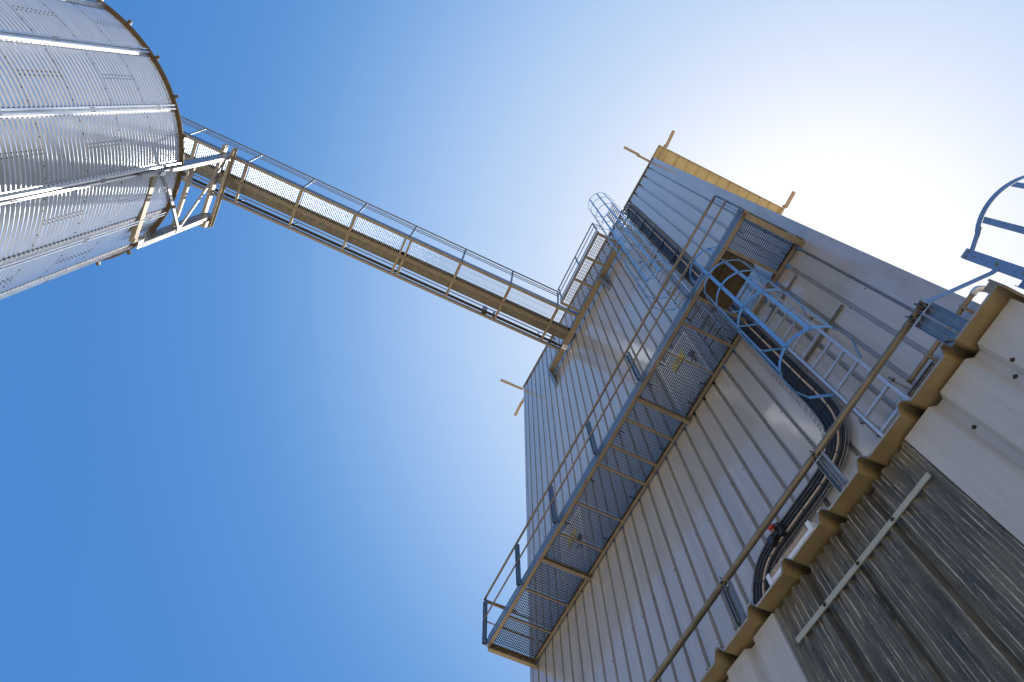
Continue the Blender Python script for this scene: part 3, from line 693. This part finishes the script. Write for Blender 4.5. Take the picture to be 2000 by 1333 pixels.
for x, z in ((-.47, 3.365), (-.13, 3.36), (-.06, 3.40)): screw(x, z, NY + (dp_ if x != -.06 else 0))
for x in (-2.54, -2.885, -3.23): screw(x, 3.36, NY + dp_)
for k in range(9): screw(-3.23 + .345 * k, 1.9, NY + dp_)
i_ = len(annwall.v)
annwall.v += b.v; annwall.f += [tuple(q + i_ for q in f_) for f_ in b.f]; annwall.m += [1] * len(b.f); annwall.sm += b.sm
annwall.build('wall', [CLAD2, mat('rusty_screw', (.10, .065, .04), .5, .4)], ann)
b = MB(); b.box(AXL, AXR - .04, NY + .055, NY + .10, AH - .10, AH + .004); b.build('eave_gap_shade', DARK, ann)  # black box paints the shade in the gap between wall and roof
# roof sheet with hollow trapezoid ribs
b = MB(); rp = .43; rc = -.165; ex = NY - .105; sl_ = .09; zE = AH + .006
rpts = []
c = rc + rp; cs = []
while c > AXL: cs.append(c); c -= rp
cs = sorted(cs); rpts.append((AXL - .02, 0))
for c in cs:
    if c + .05 > AXR + .02: continue
    rpts += [(c - .058, 0), (c - .016, .072), (c + .016, .072), (c + .058, 0)]
rpts.append((AXR + .03, 0))
def rz(y): return zE + (y - ex) * sl_
for (xa, ha), (xb, hb2) in zip(rpts, rpts[1:]):
    b.quad([(xa, ex, rz(ex) + ha), (xb, ex, rz(ex) + hb2), (xb, 4.98, rz(4.98) + hb2), (xa, 4.98, rz(4.98) + ha)], 0)
b.build('roof', BROWN, ann)
b = MB()
for (xa, ha), (xb, hb2) in zip(rpts, rpts[1:]):
    b.quad([(xa, ex - .001, rz(ex) + ha), (xb, ex - .001, rz(ex) + hb2), (xb, ex - .006, rz(ex) + hb2 + .012), (xa, ex - .006, rz(ex) + ha + .012)], 0)
    b.quad([(xa, ex - .006, rz(ex) + ha + .012), (xb, ex - .006, rz(ex) + hb2 + .012), (xb, 4.97, rz(4.97) + hb2 + .012), (xa, 4.97, rz(4.97) + ha + .012)], 0)
b.build('roof_sheet_face', GALV, ann)
b = MB(); b.box(AXR + .03, AXR + .045, ex - .006, 4.98, AH - .05, AH + .09); b.box(AXR - .03, AXR + .03, ex - .006, ex + .0, AH + .012, AH + .075); b.build('verge_trim', GALVD, ann)

# ---------------- guard rail on the annex eave
gr_ = thing('guard_rail', 'galvanised pipe guard rail on short channel posts along the annex eave', 'railing', (-2.5, 2.87, 3.75))
b = MB(); b.tube([(-7.5, 2.875, 4.125), (-.015, 2.875, 4.125)], .0255, 16); b.build('rail_pipe', PIPE, gr_)
b = MB(); b.tube([(-.04, 2.875, 4.125), (.0, 2.875, 4.125)], .029, 16); b.build('end_cap', RUBBER, gr_)
for x in (-4.85, -3.64, -2.42, -1.215, -.115, -.02):
    b = MB(); b.chan((x, 2.905, 3.715), (x, 2.905, 4.10), .085, .04, (0, -1, 0), .004)
    b.bar((x, 2.865, 3.715), (x, 2.865, 4.10), .004, .03, (0, 1, 0))
    if x > -3:
        b.bolt((x - .01, 2.875, 4.16), (-.2, -.1, 1), .006, .035, 1); b.bolt((x, 2.85, 4.105), (0, -1, 0), .012, .012, 1)
    b.build('post', [GALV, BOLT], gr_)

# ---------------- ladder at the end wall of the annex
el = thing('cage_ladder', 'blue ladder top with curved cage hoop standing beside the annex roof at the right', 'ladder', (.43, 3.6, 0))
for yy, nm in ((3.375, 0), (3.90, 1)):
    b = MB(); b.chan((.425, yy, .3), (.425, yy, 4.81), .075, .035, (0, 1 if yy < 3.6 else -1, 0), .005)
    if nm == 0:
        for q, z in ((.405, 4.77), (.44, 4.77)): b.bolt((q, 3.374, z), (0, -1, 0), .009, .008, 1)
        b.bolt((.425, 3.374, 4.45), (0, -1, 0), .011, .008, 1); b.bolt((.425, 3.374, 4.68), (0, -1, 0), .006, .003, 1); b.bolt((.425, 3.374, 4.2), (0, -1, 0), .006, .003, 1)
    b.build('stile', [ENDBLUE, mat('yellow_zinc_bolt', (.40, .30, .10), .4, .7)], el)
z = .6
while z < 3.7:
    b = MB(); b.bar((.43, 3.38, z), (.43, 3.895, z), .026, .026); b.build('rung', GALV, el); z += .28
def hoop2(z, r=.40):
    p = [(.43, 3.395, z), (.565, 3.345, z), (.62, 3.322, z)]
    for i in range(41):
        a = R_(-128 + 256 * i / 40) ; p.append((.775 + math.cos(a) * .36 * 1.0, 3.64 + math.sin(a) * .365, z))
    p += [(.62, 3.958, z), (.565, 3.935, z), (.43, 3.885, z)]
    return p
for z in (4.76, 3.6, 2.5):
    b = MB(); b.strip(hoop2(z), .045, .006); b.build('cage_hoop', ENDBLUE, el)
for a in (-108, -60, 0, 60, 108):
    c_, s_ = math.cos(R_(a)), math.sin(R_(a)); px, py = .775 + c_ * .352, 3.64 + s_ * .357
    b = MB(); b.bar((px, py, 2.45), (px, py, 4.735), .045, .005, (c_, s_, 0)); b.build('cage_strap', ENDBLUE, el)
b = MB(); b.strip([(.44, 3.392, 4.42), (.36, 3.36, 4.42), (.02, 3.02, 4.30), (-.03, 2.96, 4.28)], .045, .006); b.build('brace', ENDBLUE, el)
